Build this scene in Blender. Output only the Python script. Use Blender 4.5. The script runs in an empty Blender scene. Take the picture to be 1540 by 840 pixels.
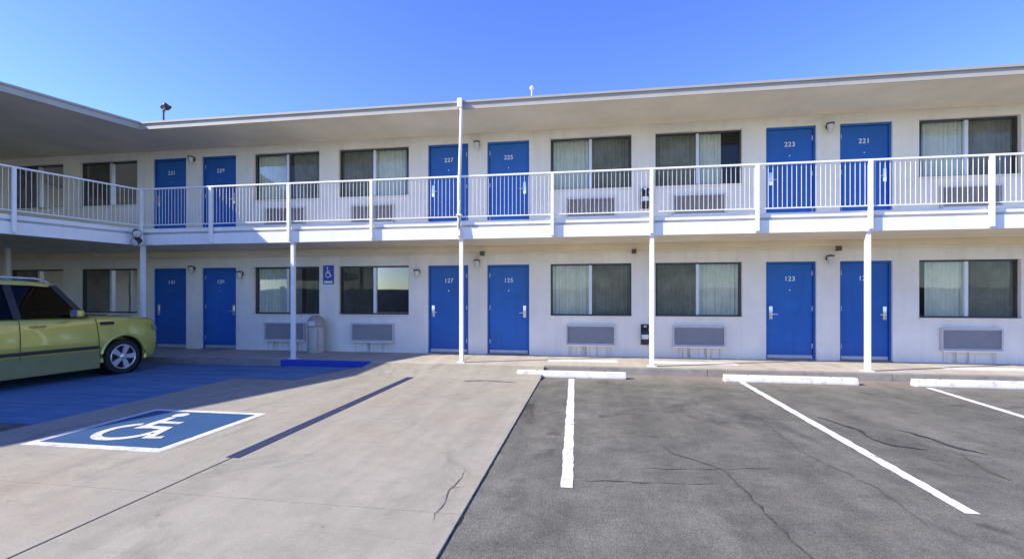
import bpy, bmesh, math, random
from mathutils import Vector, Matrix
random.seed(7)
R = math.radians
scene = bpy.context.scene
COL = scene.collection

# ------------------------------------------------------------------ camera
cam_d = bpy.data.cameras.new('camera')
cam = bpy.data.objects.new('camera', cam_d); COL.objects.link(cam)
cam.location = (0, 0, 1.47)
cam.rotation_euler = (R(90), 0, R(9.0))
cam_d.sensor_width = 36.0
cam_d.lens = 36.0 * 720 / 1540
cam_d.shift_y = 27 / 1540
cam_d.clip_start = 0.05; cam_d.clip_end = 2000
scene.camera = cam

# ------------------------------------------------------------------ sky, sun, exposure
SUN_AZ, SUN_EL = 68.0, 35.5          # azimuth from the facade normal, towards the left
d = Vector((math.sin(R(SUN_AZ)) * math.cos(R(SUN_EL)), math.cos(R(SUN_AZ)) * math.cos(R(SUN_EL)), -math.sin(R(SUN_EL))))
world = bpy.data.worlds.new('World'); scene.world = world; world.use_nodes = True
wn = world.node_tree; wn.nodes.clear()
sky = wn.nodes.new('ShaderNodeTexSky'); sky.sky_type = 'NISHITA'; sky.sun_disc = False
sky.sun_elevation = R(SUN_EL); sky.sun_rotation = math.atan2(-d.x, -d.y)
sky.air_density = 1.0; sky.dust_density = 0.25; sky.ozone_density = 5.0; sky.altitude = 300
hs = wn.nodes.new('ShaderNodeHueSaturation'); hs.inputs['Saturation'].default_value = 1.17; hs.inputs['Hue'].default_value = 0.524
bg = wn.nodes.new('ShaderNodeBackground'); bg.inputs['Strength'].default_value = 0.145
wo = wn.nodes.new('ShaderNodeOutputWorld')
wn.links.new(sky.outputs[0], hs.inputs['Color']); wn.links.new(hs.outputs[0], bg.inputs[0]); wn.links.new(bg.outputs[0], wo.inputs[0])
sun_d = bpy.data.lights.new('sun', 'SUN'); sun_d.energy = 3.6; sun_d.angle = R(0.53); sun_d.color = (1.0, 0.92, 0.78)
sun = bpy.data.objects.new('sun', sun_d); COL.objects.link(sun)
sun.rotation_euler = d.to_track_quat('-Z', 'Y').to_euler(); sun.location = (-20, -10, 20)
scene.view_settings.view_transform = 'Standard'; scene.view_settings.look = 'None'
scene.view_settings.exposure = 1.32; scene.view_settings.gamma = 1.0; scene.view_settings.use_curve_mapping = False
try:
    scene.cycles.max_bounces = 8; scene.cycles.diffuse_bounces = 5; scene.cycles.transparent_max_bounces = 12
except Exception: pass

# ------------------------------------------------------------------ materials
def nodes_of(name):
    m = bpy.data.materials.new(name); m.use_nodes = True
    nt = m.node_tree; b = nt.nodes['Principled BSDF']
    return m, nt, b
def ramp(nt, fac, stops):
    r = nt.nodes.new('ShaderNodeValToRGB'); e = r.color_ramp.elements
    while len(e) < len(stops): e.new(0.5)
    for i, (p, c) in enumerate(stops):
        e[i].position = p; e[i].color = (*c, 1) if len(c) == 3 else c
    nt.links.new(fac, r.inputs[0]); return r.outputs[0]
def noise(nt, vec, scale, detail=4, rough=0.55, dist=0.0):
    n = nt.nodes.new('ShaderNodeTexNoise'); n.inputs['Scale'].default_value = scale
    n.inputs['Detail'].default_value = detail; n.inputs['Roughness'].default_value = rough
    n.inputs['Distortion'].default_value = dist
    if vec is not None: nt.links.new(vec, n.inputs['Vector'])
    return n.outputs[0]
def mixc(nt, fac, a, b, mode='MIX'):
    m = nt.nodes.new('ShaderNodeMix'); m.data_type = 'RGBA'; m.blend_type = mode
    for inp, v in ((m.inputs[0], fac), (m.inputs[6], a), (m.inputs[7], b)):
        if isinstance(v, (int, float)): inp.default_value = v
        elif isinstance(v, tuple): inp.default_value = (*v, 1)
        else: nt.links.new(v, inp)
    return m.outputs[2]
def coords(nt, scale=None, world_space=True):
    if world_space:
        g = nt.nodes.new('ShaderNodeNewGeometry'); o = g.outputs['Position']
    else:
        g = nt.nodes.new('ShaderNodeTexCoord'); o = g.outputs['Object']
    if scale:
        mp = nt.nodes.new('ShaderNodeMapping'); mp.inputs['Scale'].default_value = scale
        nt.links.new(o, mp.inputs[0]); o = mp.outputs[0]
    return o
def bump(nt, b, h, strength=0.3, dist=0.01):
    n = nt.nodes.new('ShaderNodeBump'); n.inputs['Strength'].default_value = strength; n.inputs['Distance'].default_value = dist
    nt.links.new(h, n.inputs['Height']); nt.links.new(n.outputs[0], b.inputs['Normal'])
def paint(name, col, rough=0.5, var=0.12, scale=3.0, metal=0.0, bumpy=0.0, streak=0.0, coat=0.0, spec=None):
    """plain painted / moulded surface with slight wear"""
    m, nt, b = nodes_of(name)
    v = coords(nt)
    n = noise(nt, v, scale, 6, 0.6)
    lo = tuple(c * (1 - var) for c in col); hi = tuple(min(1, c * (1 + var * 0.6)) for c in col)
    c = ramp(nt, n, [(0.3, lo), (0.7, hi)])
    if streak:
        vs = coords(nt, (7, 7, 0.35)); s = noise(nt, vs, 1.0, 5, 0.65)
        f = ramp(nt, s, [(0.48, (0, 0, 0)), (0.75, (streak,) * 3)])
        c = mixc(nt, f, c, tuple(x * 0.55 for x in col))
    nt.links.new(c, b.inputs['Base Color'])
    b.inputs['Roughness'].default_value = rough; b.inputs['Metallic'].default_value = metal
    if coat: b.inputs['Coat Weight'].default_value = coat; b.inputs['Coat Roughness'].default_value = 0.04
    if spec is not None: b.inputs['Specular IOR Level'].default_value = spec
    if bumpy: bump(nt, b, noise(nt, v, 60, 3), bumpy, 0.006)
    return m

M = {}
M['wall'] = paint('stucco_wall', (0.84, 0.785, 0.69), 0.85, 0.11, 0.9, bumpy=0.45, streak=0.20)
M['soffit'] = paint('soffit_paint', (0.84, 0.745, 0.55), 0.8, 0.12, 1.0, streak=0.0)
M['fascia'] = paint('white_fascia_paint', (0.80, 0.79, 0.77), 0.55, 0.06, 2.0, streak=0.18)
M['lip'] = paint('deck_coating', (0.46, 0.46, 0.46), 0.8, 0.15, 3.0, bumpy=0.3)
M['eave'] = paint('eave_metal', (0.42, 0.39, 0.33), 0.5, 0.08, 1.5, streak=0.2)
M['eave_top'] = paint('roof_edge', (0.36, 0.34, 0.30), 0.6, 0.08, 1.5)
M['roofing'] = paint('roof_membrane', (0.45, 0.44, 0.42), 0.9, 0.15, 0.8)
M['white'] = paint('white_steel_paint', (0.80, 0.79, 0.76), 0.4, 0.05, 6.0, streak=0.10)
def door_mat():
    m, nt, b = nodes_of('blue_door_paint'); v = coords(nt)
    oi = nt.nodes.new('ShaderNodeObjectInfo')
    c = ramp(nt, oi.outputs['Random'], [(0.0, (0.004, 0.095, 0.38)), (0.5, (0.005, 0.112, 0.43)), (1.0, (0.010, 0.128, 0.45))])
    n = noise(nt, v, 1.6, 6, 0.65, 0.4); c = mixc(nt, 0.8, c, ramp(nt, n, [(0.3, (0.78,) * 3), (0.7, (1.10,) * 3)]), 'MULTIPLY')
    s_ = noise(nt, coords(nt, (9, 9, 0.5)), 1.0, 5, 0.65); c = mixc(nt, ramp(nt, s_, [(0.52, (0, 0, 0)), (0.75, (0.35,) * 3)]), c, (0.006, 0.05, 0.22))
    k = noise(nt, coords(nt, (6, 6, 22)), 1.4, 6, 0.8); c = mixc(nt, ramp(nt, k, [(0.66, (0, 0, 0)), (0.74, (0.35,) * 3)]), c, (0.16, 0.22, 0.36))     # scuffs
    nt.links.new(c, b.inputs['Base Color']); b.inputs['Roughness'].default_value = 0.45
    bump(nt, b, noise(nt, v, 35, 3), 0.12, 0.004); return m
M['door'] = door_mat()
M['jamb'] = paint('grey_jamb_paint', (0.30, 0.31, 0.33), 0.5, 0.1, 4.0)
M['kick'] = paint('kick_plate_metal', (0.50, 0.52, 0.56), 0.4, 0.12, 8.0, metal=0.4)
M['alu'] = paint('aluminium', (0.68, 0.69, 0.70), 0.38, 0.06, 10.0, metal=0.35)
M['darkalu'] = paint('dark_bronze_frame', (0.07, 0.07, 0.072), 0.4, 0.1, 10.0, metal=0.4)
M['curtain'] = paint('pale_curtain', (0.72, 0.71, 0.60), 0.9, 0.10, 5.0)
M['curtain_dark'] = paint('taupe_curtain', (0.17, 0.16, 0.135), 0.9, 0.15, 5.0)
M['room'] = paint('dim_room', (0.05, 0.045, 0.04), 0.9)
M['ac'] = paint('grey_grille_metal', (0.54, 0.52, 0.52), 0.5, 0.06, 5.0, metal=0.15)
M['acdark'] = paint('grille_backing', (0.50, 0.49, 0.47), 0.7)  # plain grey panel behind the louvres
M['num'] = paint('number_white', (0.78, 0.80, 0.80), 0.5, 0.03)
M['black'] = paint('black_plastic', (0.018, 0.018, 0.02), 0.45, 0.15)
M['bulb'] = paint('frosted_glass', (0.62, 0.62, 0.58), 0.25, 0.04)
M['signblue'] = paint('sign_blue', (0.015, 0.05, 0.36), 0.35, 0.05)
M['bronze'] = paint('bronze_lamp_metal', (0.09, 0.08, 0.075), 0.45, 0.1, metal=0.3)
M['can'] = paint('bin_aggregate', (0.52, 0.48, 0.43), 0.85, 0.2, 40, bumpy=0.4)
M['canlid'] = paint('bin_lid_brown', (0.36, 0.30, 0.25), 0.5, 0.1)

def glass(name, tint, gloss=0.35):
    m = bpy.data.materials.new(name); m.use_nodes = True; nt = m.node_tree; nt.nodes.clear()
    out = nt.nodes.new('ShaderNodeOutputMaterial'); mx = nt.nodes.new('ShaderNodeMixShader')
    tr = nt.nodes.new('ShaderNodeBsdfTransparent'); tr.inputs[0].default_value = (*tint, 1)
    gl = nt.nodes.new('ShaderNodeBsdfGlossy'); gl.inputs['Roughness'].default_value = 0.02
    fr = nt.nodes.new('ShaderNodeFresnel'); fr.inputs[0].default_value = 1.0 + gloss * 2
    v = coords(nt); n = noise(nt, v, 0.9, 2); bp = nt.nodes.new('ShaderNodeBump'); bp.inputs['Strength'].default_value = 0.06; bp.inputs['Distance'].default_value = 0.05
    nt.links.new(n, bp.inputs['Height']); nt.links.new(bp.outputs[0], gl.inputs['Normal'])
    nt.links.new(fr.outputs[0], mx.inputs[0]); nt.links.new(tr.outputs[0], mx.inputs[1]); nt.links.new(gl.outputs[0], mx.inputs[2])
    nt.links.new(mx.outputs[0], out.inputs[0]); return m
M['glass'] = glass('window_glass', (0.88, 0.93, 0.92), 0.26)
M['carglass'] = glass('car_glass', (0.10, 0.165, 0.16), 0.13)
def screen_mat():
    m = bpy.data.materials.new('insect_screen_mesh'); m.use_nodes = True; nt = m.node_tree; nt.nodes.clear()
    out = nt.nodes.new('ShaderNodeOutputMaterial'); mx = nt.nodes.new('ShaderNodeMixShader')
    tr = nt.nodes.new('ShaderNodeBsdfTransparent'); df = nt.nodes.new('ShaderNodeBsdfDiffuse'); df.inputs[0].default_value = (0.075, 0.072, 0.055, 1)
    v = coords(nt); n = noise(nt, v, 3, 3); c = ramp(nt, n, [(0.3, (0.42,) * 3), (0.7, (0.58,) * 3)])
    nt.links.new(c, mx.inputs[0]); nt.links.new(tr.outputs[0], mx.inputs[1]); nt.links.new(df.outputs[0], mx.inputs[2])
    nt.links.new(mx.outputs[0], out.inputs[0]); return m
M['screen'] = screen_mat()

def asphalt():
    m, nt, b = nodes_of('worn_asphalt'); v = coords(nt)
    big = noise(nt, v, 0.35, 6, 0.62, 0.6); mid = noise(nt, v, 2.6, 6, 0.65); fine = noise(nt, v, 55, 4, 0.7)
    c = ramp(nt, big, [(0.30, (0.105, 0.102, 0.086)), (0.52, (0.142, 0.138, 0.115)), (0.72, (0.178, 0.173, 0.143))])
    c = mixc(nt, 0.55, c, ramp(nt, mid, [(0.32, (0.085, 0.082, 0.070)), (0.62, (0.185, 0.179, 0.148))]))
    vo = nt.nodes.new('ShaderNodeTexVoronoi'); vo.inputs['Scale'].default_value = 95; nt.links.new(v, vo.inputs['Vector'])
    agg = ramp(nt, vo.outputs['Distance'], [(0.05, (1.45,) * 3), (0.28, (1.0,) * 3), (0.6, (0.72,) * 3)])
    c = mixc(nt, 0.7, c, agg, 'MULTIPLY')
    spk = ramp(nt, fine, [(0.35, (0.62,) * 3), (0.62, (1.3,) * 3)]); c = mixc(nt, 0.6, c, spk, 'MULTIPLY')
    st = noise(nt, coords(nt, (0.8, 0.45, 1)), 1.1, 5, 0.7, 1.2)           # oil stains
    c = mixc(nt, ramp(nt, st, [(0.56, (0, 0, 0)), (0.70, (0.72,) * 3)]), c, (0.038, 0.037, 0.034))
    oi = noise(nt, coords(nt, (0.5, 0.5, 1)), 2.6, 3, 0.5, 0.2); c = mixc(nt, ramp(nt, oi, [(0.66, (0, 0, 0)), (0.70, (0.55,) * 3)]), c, (0.03, 0.029, 0.027))
    rust = noise(nt, coords(nt, (1.0, 1.0, 1)), 0.9, 5, 0.7, 0.4)
    c = mixc(nt, ramp(nt, rust, [(0.62, (0, 0, 0)), (0.78, (0.35,) * 3)]), c, (0.20, 0.165, 0.14))
    sp = nt.nodes.new('ShaderNodeSeparateXYZ'); nt.links.new(v, sp.inputs[0])
    mr = nt.nodes.new('ShaderNodeMapRange'); mr.inputs[1].default_value = 7.9; mr.inputs[2].default_value = 9.25; nt.links.new(sp.outputs[1], mr.inputs[0])
    dn = noise(nt, coords(nt, (1.0, 2.0, 1)), 2.2, 7, 0.7, 0.4); dm = nt.nodes.new('ShaderNodeMath'); dm.operation = 'MULTIPLY'
    nt.links.new(mr.outputs[0], dm.inputs[0]); nt.links.new(dn, dm.inputs[1])
    c = mixc(nt, ramp(nt, dm.outputs[0], [(0.12, (0, 0, 0)), (0.45, (0.85,) * 3)]), c, (0.215, 0.185, 0.15))   # drifted dirt against the kerb
    pt = noise(nt, coords(nt, (1.0, 0.16, 1)), 1.5, 4, 0.6, 0.3); c = mixc(nt, 0.45, c, ramp(nt, pt, [(0.38, (0.66,) * 3), (0.60, (1.25,) * 3)]), 'MULTIPLY')
    mt = noise(nt, v, 9.0, 5, 0.75, 0.8); c = mixc(nt, 0.5, c, ramp(nt, mt, [(0.36, (0.76,) * 3), (0.58, (1.12,) * 3)]), 'MULTIPLY')
    nt.links.new(c, b.inputs['Base Color']); b.inputs['Roughness'].default_value = 0.88
    b.inputs['Specular IOR Level'].default_value = 0.3
    bump(nt, b, mixc(nt, 0.5, vo.outputs['Distance'], fine), 0.55, 0.008); return m
M['asphalt'] = asphalt()
def concrete(name, base, stain=0.5, seed=0.0):
    m, nt, b = nodes_of(name); v = coords(nt)
    big = noise(nt, v, 0.7, 6, 0.62, 0.8); mid = noise(nt, v, 5.0, 6, 0.7); fine = noise(nt, v, 70, 3, 0.7)
    c = ramp(nt, big, [(0.28, tuple(x * 0.80 for x in base)), (0.5, base), (0.75, tuple(min(1, x * 1.10) for x in base))])
    c = mixc(nt, 0.5, c, ramp(nt, mid, [(0.3, tuple(x * 0.76 for x in base)), (0.65, tuple(x * 1.08 for x in base))]))
    s1 = noise(nt, coords(nt, (1.2, 0.7, 1)), 1.3, 6, 0.72, 1.0)
    c = mixc(nt, ramp(nt, s1, [(0.54, (0, 0, 0)), (0.72, (stain,) * 3)]), c, tuple(x * 0.42 for x in base))
    s2 = noise(nt, coords(nt, (1, 1, 1)), 0.55, 4, 0.6, 0.5)
    c = mixc(nt, ramp(nt, s2, [(0.52, (0, 0, 0)), (0.70, (0.35,) * 3)]), c, (base[0] * 0.92, base[1] * 0.78, base[2] * 0.64))
    sp = ramp(nt, fine, [(0.36, (0.80,) * 3), (0.6, (1.08,) * 3)]); c = mixc(nt, 0.6, c, sp, 'MULTIPLY')
    vo = nt.nodes.new('ShaderNodeTexVoronoi'); vo.inputs['Scale'].default_value = 4.5; nt.links.new(v, vo.inputs['Vector'])
    spot = ramp(nt, vo.outputs['Distance'], [(0.0, (0.7,) * 3), (0.045, (0.5,) * 3), (0.07, (0, 0, 0))])
    c = mixc(nt, spot, c, tuple(x * 0.35 for x in base))
    tr = noise(nt, coords(nt, (1.6, 0.14, 1)), 1.4, 5, 0.65, 0.3); c = mixc(nt, 0.4, c, ramp(nt, tr, [(0.36, (0.72,) * 3), (0.60, (1.12,) * 3)]), 'MULTIPLY')
    sm = noise(nt, coords(nt, (0.45, 2.4, 1)), 2.0, 6, 0.75, 0.6); c = mixc(nt, ramp(nt, sm, [(0.58, (0, 0, 0)), (0.72, (0.4,) * 3)]), c, tuple(x * 0.5 for x in base))
    nt.links.new(c, b.inputs['Base Color']); b.inputs['Roughness'].default_value = 0.85
    bump(nt, b, mixc(nt, 0.4, mid, fine), 0.25, 0.006); return m
M['concrete'] = concrete('pad_concrete', (0.300, 0.278, 0.222), 0.55)
M['walk'] = concrete('walkway_concrete', (0.42, 0.38, 0.31), 0.6)
M['kerbgrey'] = concrete('kerb_concrete', (0.27, 0.25, 0.22), 0.7)
def worn(name, col, under, lo=0.56, hi=0.66, scale=9.0, rough=0.7):
    """traffic paint worn through in spots to the surface below"""
    m, nt, b = nodes_of(name); v = coords(nt)
    n = noise(nt, v, scale, 8, 0.75, 0.3); f = ramp(nt, n, [(lo, (0, 0, 0)), (hi, (1, 1, 1))])
    n2 = noise(nt, v, 2.0, 5, 0.6); cc = ramp(nt, n2, [(0.3, tuple(x * 0.82 for x in col)), (0.7, col)])
    nt.links.new(mixc(nt, f, cc, under), b.inputs['Base Color']); b.inputs['Roughness'].default_value = rough
    bump(nt, b, noise(nt, v, 70, 3), 0.25, 0.005); return m
M['linewhite'] = worn('white_line_paint', (0.72, 0.71, 0.68), (0.22, 0.215, 0.20), 0.54, 0.66, 14.0)
M['symwhite'] = worn('white_symbol_paint', (0.62, 0.62, 0.60), (0.30, 0.28, 0.24), 0.50, 0.66, 12.0)
M['symblue'] = worn('blue_symbol_paint', (0.010, 0.068, 0.18), (0.07, 0.13, 0.22), 0.60, 0.75)
M['lineblue'] = worn('blue_line_paint', (0.012, 0.024, 0.075), (0.06, 0.065, 0.085), 0.56, 0.74)
M['kerbblue'] = worn('blue_kerb_paint', (0.012, 0.05, 0.38), (0.06, 0.10, 0.30), 0.58, 0.75)
def shade_blue():  # streaky blue colour that stands in for shaded ground
    m, nt, b = nodes_of('streaky_blue_shade_tint'); v = coords(nt)
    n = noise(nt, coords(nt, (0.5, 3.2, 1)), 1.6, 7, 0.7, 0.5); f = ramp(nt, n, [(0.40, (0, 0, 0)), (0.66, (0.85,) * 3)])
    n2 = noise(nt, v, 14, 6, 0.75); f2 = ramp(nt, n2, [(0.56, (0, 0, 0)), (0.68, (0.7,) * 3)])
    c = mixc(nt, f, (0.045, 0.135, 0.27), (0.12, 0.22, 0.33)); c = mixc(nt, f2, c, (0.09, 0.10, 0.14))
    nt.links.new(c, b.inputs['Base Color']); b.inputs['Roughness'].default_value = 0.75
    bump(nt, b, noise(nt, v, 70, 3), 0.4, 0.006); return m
M['shadeblue'] = shade_blue()
M['stopwhite'] = worn('white_wheel_stop_paint', (0.66, 0.65, 0.60), (0.28, 0.26, 0.23), 0.53, 0.70, 6.0)
M['tar'] = paint('tar_seal', (0.03, 0.03, 0.031), 0.6, 0.3, 8)
M['crackdark'] = paint('grit_filled_crack', (0.062, 0.059, 0.052), 0.9, 0.35, 12)
M['crackgrey'] = paint('dirt_filled_crack', (0.11, 0.10, 0.09), 0.9, 0.3, 12)
M['carpaint'] = paint('olive_green_car_paint', (0.52, 0.485, 0.095), 0.22, 0.05, 4.0, metal=0.2, coat=1.0)
M['carlow'] = paint('shaded_lower_door_paint', (0.19, 0.20, 0.085), 0.55, 0.1)  # darker olive, the shade of the down-facing lower doors put into colour
M['tyre'] = paint('tyre_rubber', (0.014, 0.014, 0.015), 0.8, 0.2, 10)
M['rim'] = paint('alloy_silver', (0.62, 0.63, 0.66), 0.3, 0.05, metal=0.6)
M['chrome'] = paint('bright_metal', (0.78, 0.79, 0.80), 0.2, 0.03, metal=0.8)
M['lens'] = paint('headlamp_lens', (0.20, 0.21, 0.20), 0.08, 0.05, coat=1.0)
M['seat'] = paint('seat_fabric', (0.045, 0.045, 0.05), 0.9, 0.2)
M['redlens'] = paint('red_tail_lens', (0.35, 0.01, 0.012), 0.15, 0.1, coat=1.0)

# ------------------------------------------------------------------ helpers
def link(name, me, mat, parent=None, loc=(0, 0, 0), rotz=0.0):
    o = bpy.data.objects.new(name, me); COL.objects.link(o)
    if mat is not None and not me.materials: me.materials.append(mat)
    o.location = loc; o.rotation_euler = (0, 0, rotz)
    if parent is not None: o.parent = parent
    return o
def share(src, parent=None, loc=(0, 0, 0), rotz=0.0):
    o = src.copy(); COL.objects.link(o); o.parent = parent; o.location = loc; o.rotation_euler = (0, 0, rotz); return o
def copy_tree(src, parent=None):
    c = src.copy(); COL.objects.link(c); c.parent = parent
    for ch in src.children: copy_tree(ch, c)
    return c
def empty(name, loc, rotz=0.0):
    o = bpy.data.objects.new(name, None); COL.objects.link(o); o.location = loc; o.rotation_euler = (0, 0, rotz); o.empty_display_size = 0.1; return o
def tag(o, label=None, cat=None, group=None, kind=None):
    if label: o['label'] = label
    if cat: o['category'] = cat
    if group: o['group'] = group
    if kind: o['kind'] = kind
    return o
class MB:
    def __init__(s): s.bm = bmesh.new()
    def box(s, x0, x1, y0, y1, z0, z1, bev=0.0):
        vs = [s.bm.verts.new(p) for p in ((x0, y0, z0), (x1, y0, z0), (x1, y1, z0), (x0, y1, z0), (x0, y0, z1), (x1, y0, z1), (x1, y1, z1), (x0, y1, z1))]
        fs = [s.bm.faces.new([vs[i] for i in f]) for f in ((0, 3, 2, 1), (4, 5, 6, 7), (0, 1, 5, 4), (1, 2, 6, 5), (2, 3, 7, 6), (3, 0, 4, 7))]
        if bev:
            es = list({e for f in fs for e in f.edges})
            bmesh.ops.bevel(s.bm, geom=es, offset=bev, segments=2, profile=0.7, affect='EDGES')
        return s
    def quad(s, *p):
        s.bm.faces.new([s.bm.verts.new(q) for q in p]); return s
    def prism(s, poly, z0, z1):
        """extrude a plan polygon (counter-clockwise) between two heights"""
        a = [s.bm.verts.new((x, y, z0)) for x, y in poly]; b = [s.bm.verts.new((x, y, z1)) for x, y in poly]
        s.bm.faces.new(b); s.bm.faces.new(a[::-1]); n = len(poly)
        for i in range(n): s.bm.faces.new((a[i], a[(i + 1) % n], b[(i + 1) % n], b[i]))
        return s
    def extr_x(s, prof, x0, x1):
        """extrude a (y, z) profile along x"""
        a = [s.bm.verts.new((x0, y, z)) for y, z in prof]; b = [s.bm.verts.new((x1, y, z)) for y, z in prof]
        s.bm.faces.new(a[::-1]); s.bm.faces.new(b); n = len(prof)
        for i in range(n): s.bm.faces.new((a[i], a[(i + 1) % n], b[(i + 1) % n], b[i]))
        return s
    def tube(s, pts, r, seg=10, cap=True, r2=None):
        pts = [Vector(p) for p in pts]; rings = []
        for i, p in enumerate(pts):
            t = (pts[min(i + 1, len(pts) - 1)] - pts[max(i - 1, 0)]).normalized()
            u = t.cross(Vector((0, 0, 1)));  u = Vector((1, 0, 0)) if u.length < 1e-3 else u.normalized()
            w = t.cross(u); rr = r if r2 is None else r + (r2 - r) * i / (len(pts) - 1)
            rings.append([s.bm.verts.new(p + (u * math.cos(2 * math.pi * k / seg) + w * math.sin(2 * math.pi * k / seg)) * rr) for k in range(seg)])
        for a, b in zip(rings, rings[1:]):
            for k in range(seg): s.bm.faces.new((a[k], a[(k + 1) % seg], b[(k + 1) % seg], b[k]))
        if cap: s.bm.faces.new(rings[0][::-1]); s.bm.faces.new(rings[-1])
        return s
    def lathe(s, prof, seg=24, axis='z', c=(0, 0, 0), cap=True):
        """prof: list of (radius, height)"""
        rings = []
        for r_, h in prof:
            ring = []
            for k in range(seg):
                a = 2 * math.pi * k / seg; p = (r_ * math.cos(a), r_ * math.sin(a), h)
                if axis == 'y': p = (p[0], p[2], p[1])
                ring.append(s.bm.verts.new((p[0] + c[0], p[1] + c[1], p[2] + c[2])))
            rings.append(ring)
        for a, b in zip(rings, rings[1:]):
            for k in range(seg): s.bm.faces.new((a[k], a[(k + 1) % seg], b[(k + 1) % seg], b[k]))
        if cap: s.bm.faces.new(rings[0][::-1]); s.bm.faces.new(rings[-1])
        return s
    def mesh(s, name='mesh', smooth=False, angle=40):
        bmesh.ops.recalc_face_normals(s.bm, faces=s.bm.faces[:])
        me = bpy.data.meshes.new(name); s.bm.to_mesh(me); s.bm.free()
        if smooth:
            me.polygons.foreach_set('use_smooth', [True] * len(me.polygons))
            try: me.set_sharp_from_angle(angle=R(angle))
            except Exception: pass
        return me
    def obj(s, name, mat, parent=None, loc=(0, 0, 0), rotz=0.0, smooth=False, angle=40):
        return link(name, s.mesh(name, smooth, angle), mat, parent, loc, rotz)

# ------------------------------------------------------------------ key dimensions (metres)
D = 11.09            # depth of the facade wall from the camera
FRONT = 9.60         # plane of the balcony edge and the posts
WALK = 0.13          # walkway height
DECK0, DECK1 = 2.68, 3.03
SOFF, ROOF = 5.37, 5.50
XL, XR = -17.6, 11.4
PER = 7.62
WD = Vector((-0.29, -0.957))                     # wing direction, towards the camera
CORNER = Vector((-10.22, FRONT))
def wing_pt(s, off=0.0):                         # off: to the outside (towards the court)
    n = Vector((0.957, -0.29)); return CORNER + WD * s + n * off
door_x = [-10.93, -9.47, -3.31, -1.85, 4.31, 5.77]
win_x = [-15.18, -12.83, -7.56, -5.21, 0.06, 2.41, 7.68, 10.03]

# ------------------------------------------------------------------ ground
g = MB(); g.box(-150, 150, -150, 9.35, -0.5, 0.0)
lot = g.obj('asphalt_lot', M['asphalt']); tag(lot, 'worn grey asphalt of the motel parking lot', None, None, 'structure')
g = MB(); g.box(-150, 150, 9.351, 160, -0.5, -0.006)
tag(g.obj('ground', M['roofing']), 'bare ground the motel stands on', None, None, 'structure')

# concrete parking pad laid in slabs, joints left open
pad = empty('concrete_pad', (0, 0, 0)); tag(pad, 'stained concrete parking pad with an accessible bay', None, None, 'structure')
gap = 0.007
for (xa, xb) in ((-6.3, -3.2), (-3.2, -0.83)):
    for (ya, yb) in ((-6.0, -1.6), (-1.6, 3.13), (3.13, 8.35)):
        s = MB(); s.box(xa + gap * 1.4, xb - gap * 1.4, ya + gap * .5, yb - gap * .5, -0.02, 0.014, 0.005); s.obj('concrete_slab', M['concrete'], pad)
s = MB(); s.extr_x([(8.357, -0.02), (9.345, -0.02), (9.345, 0.122), (8.357, 0.013)], -4.45, -0.837); s.obj('ramp_slab', M['concrete'], pad)
s = MB(); s.box(-6.293, -4.457, 8.357, 9.345, -0.02, 0.013); s.obj('concrete_slab', M['concrete'], pad)

# walkway under the balcony, with its kerb in lengths
walk = empty('walkway', (0, D, 0)); tag(walk, 'raised concrete walkway along the ground floor rooms', None, None, 'structure')
xs = [XL, -13.8, -10.2, -6.4, -2.6, 1.2, 5.0, 8.8, XR]
for a, b in zip(xs, xs[1:]):
    s = MB(); s.box(a + 0.005, b - 0.005, 9.505 - D, 0.0, -0.1, WALK, 0.006); s.obj('walkway_slab', M['walk'], walk)
for a, b, mt in ((XL, -10.2, 'kerbgrey'), (-10.2, -6.5, 'kerbgrey'), (-6.5, -4.46, 'kerbblue'), (-4.46, -0.83, 'walk'), (-0.83, 2.2, 'kerbgrey'), (2.2, 5.3, 'kerbgrey'), (5.3, 8.3, 'kerbgrey'), (8.3, XR, 'kerbgrey')):
    s = MB(); s.box(a + 0.004, b - 0.004, 9.352 - D, 9.500 - D, -0.1, WALK + 0.002, 0.012)
    k = s.obj('kerb_stone', M[mt], walk)
    if mt == 'kerbblue': k['label'] = 'blue painted kerb stone'

# painted lines on the asphalt
def strip(x0, x1, y0, y1, z): return MB().box(x0, x1, y0, y1, z - 0.003, z)
for xa_, xb_, y0, y1 in ((-0.16, -0.29, 3.72, 8.70), (2.58, 2.64, 3.70, 9.30), (5.02, 5.47, 3.7, 8.75), (8.2, 8.2, 3.7, 9.2)):
    m_ = MB(); n = 60; L = []
    for i in range(n + 1):
        y = y0 + (y1 - y0) * i / n; L.append((y, 0.05 + random.uniform(-0.007, 0.006), 0.05 + random.uniform(-0.007, 0.006)))
    for (ya, la, ra), (yb, lb, rb) in zip(L, L[1:]):
        xc = xa_ + (xb_ - xa_) * (ya - y0) / (y1 - y0); xd = xa_ + (xb_ - xa_) * (yb - y0) / (y1 - y0)
        m_.quad((xc - la, ya, 0.004), (xc + ra, ya, 0.004), (xd + rb, yb, 0.004), (xd - lb, yb, 0.004))
    o = m_.obj('stall_line', M['linewhite'], lot)
strip(-3.26, -3.13, 3.9, 8.34, 0.018).obj('stall_line', M['lineblue'], pad)['label'] = 'dark blue stall line'
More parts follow.
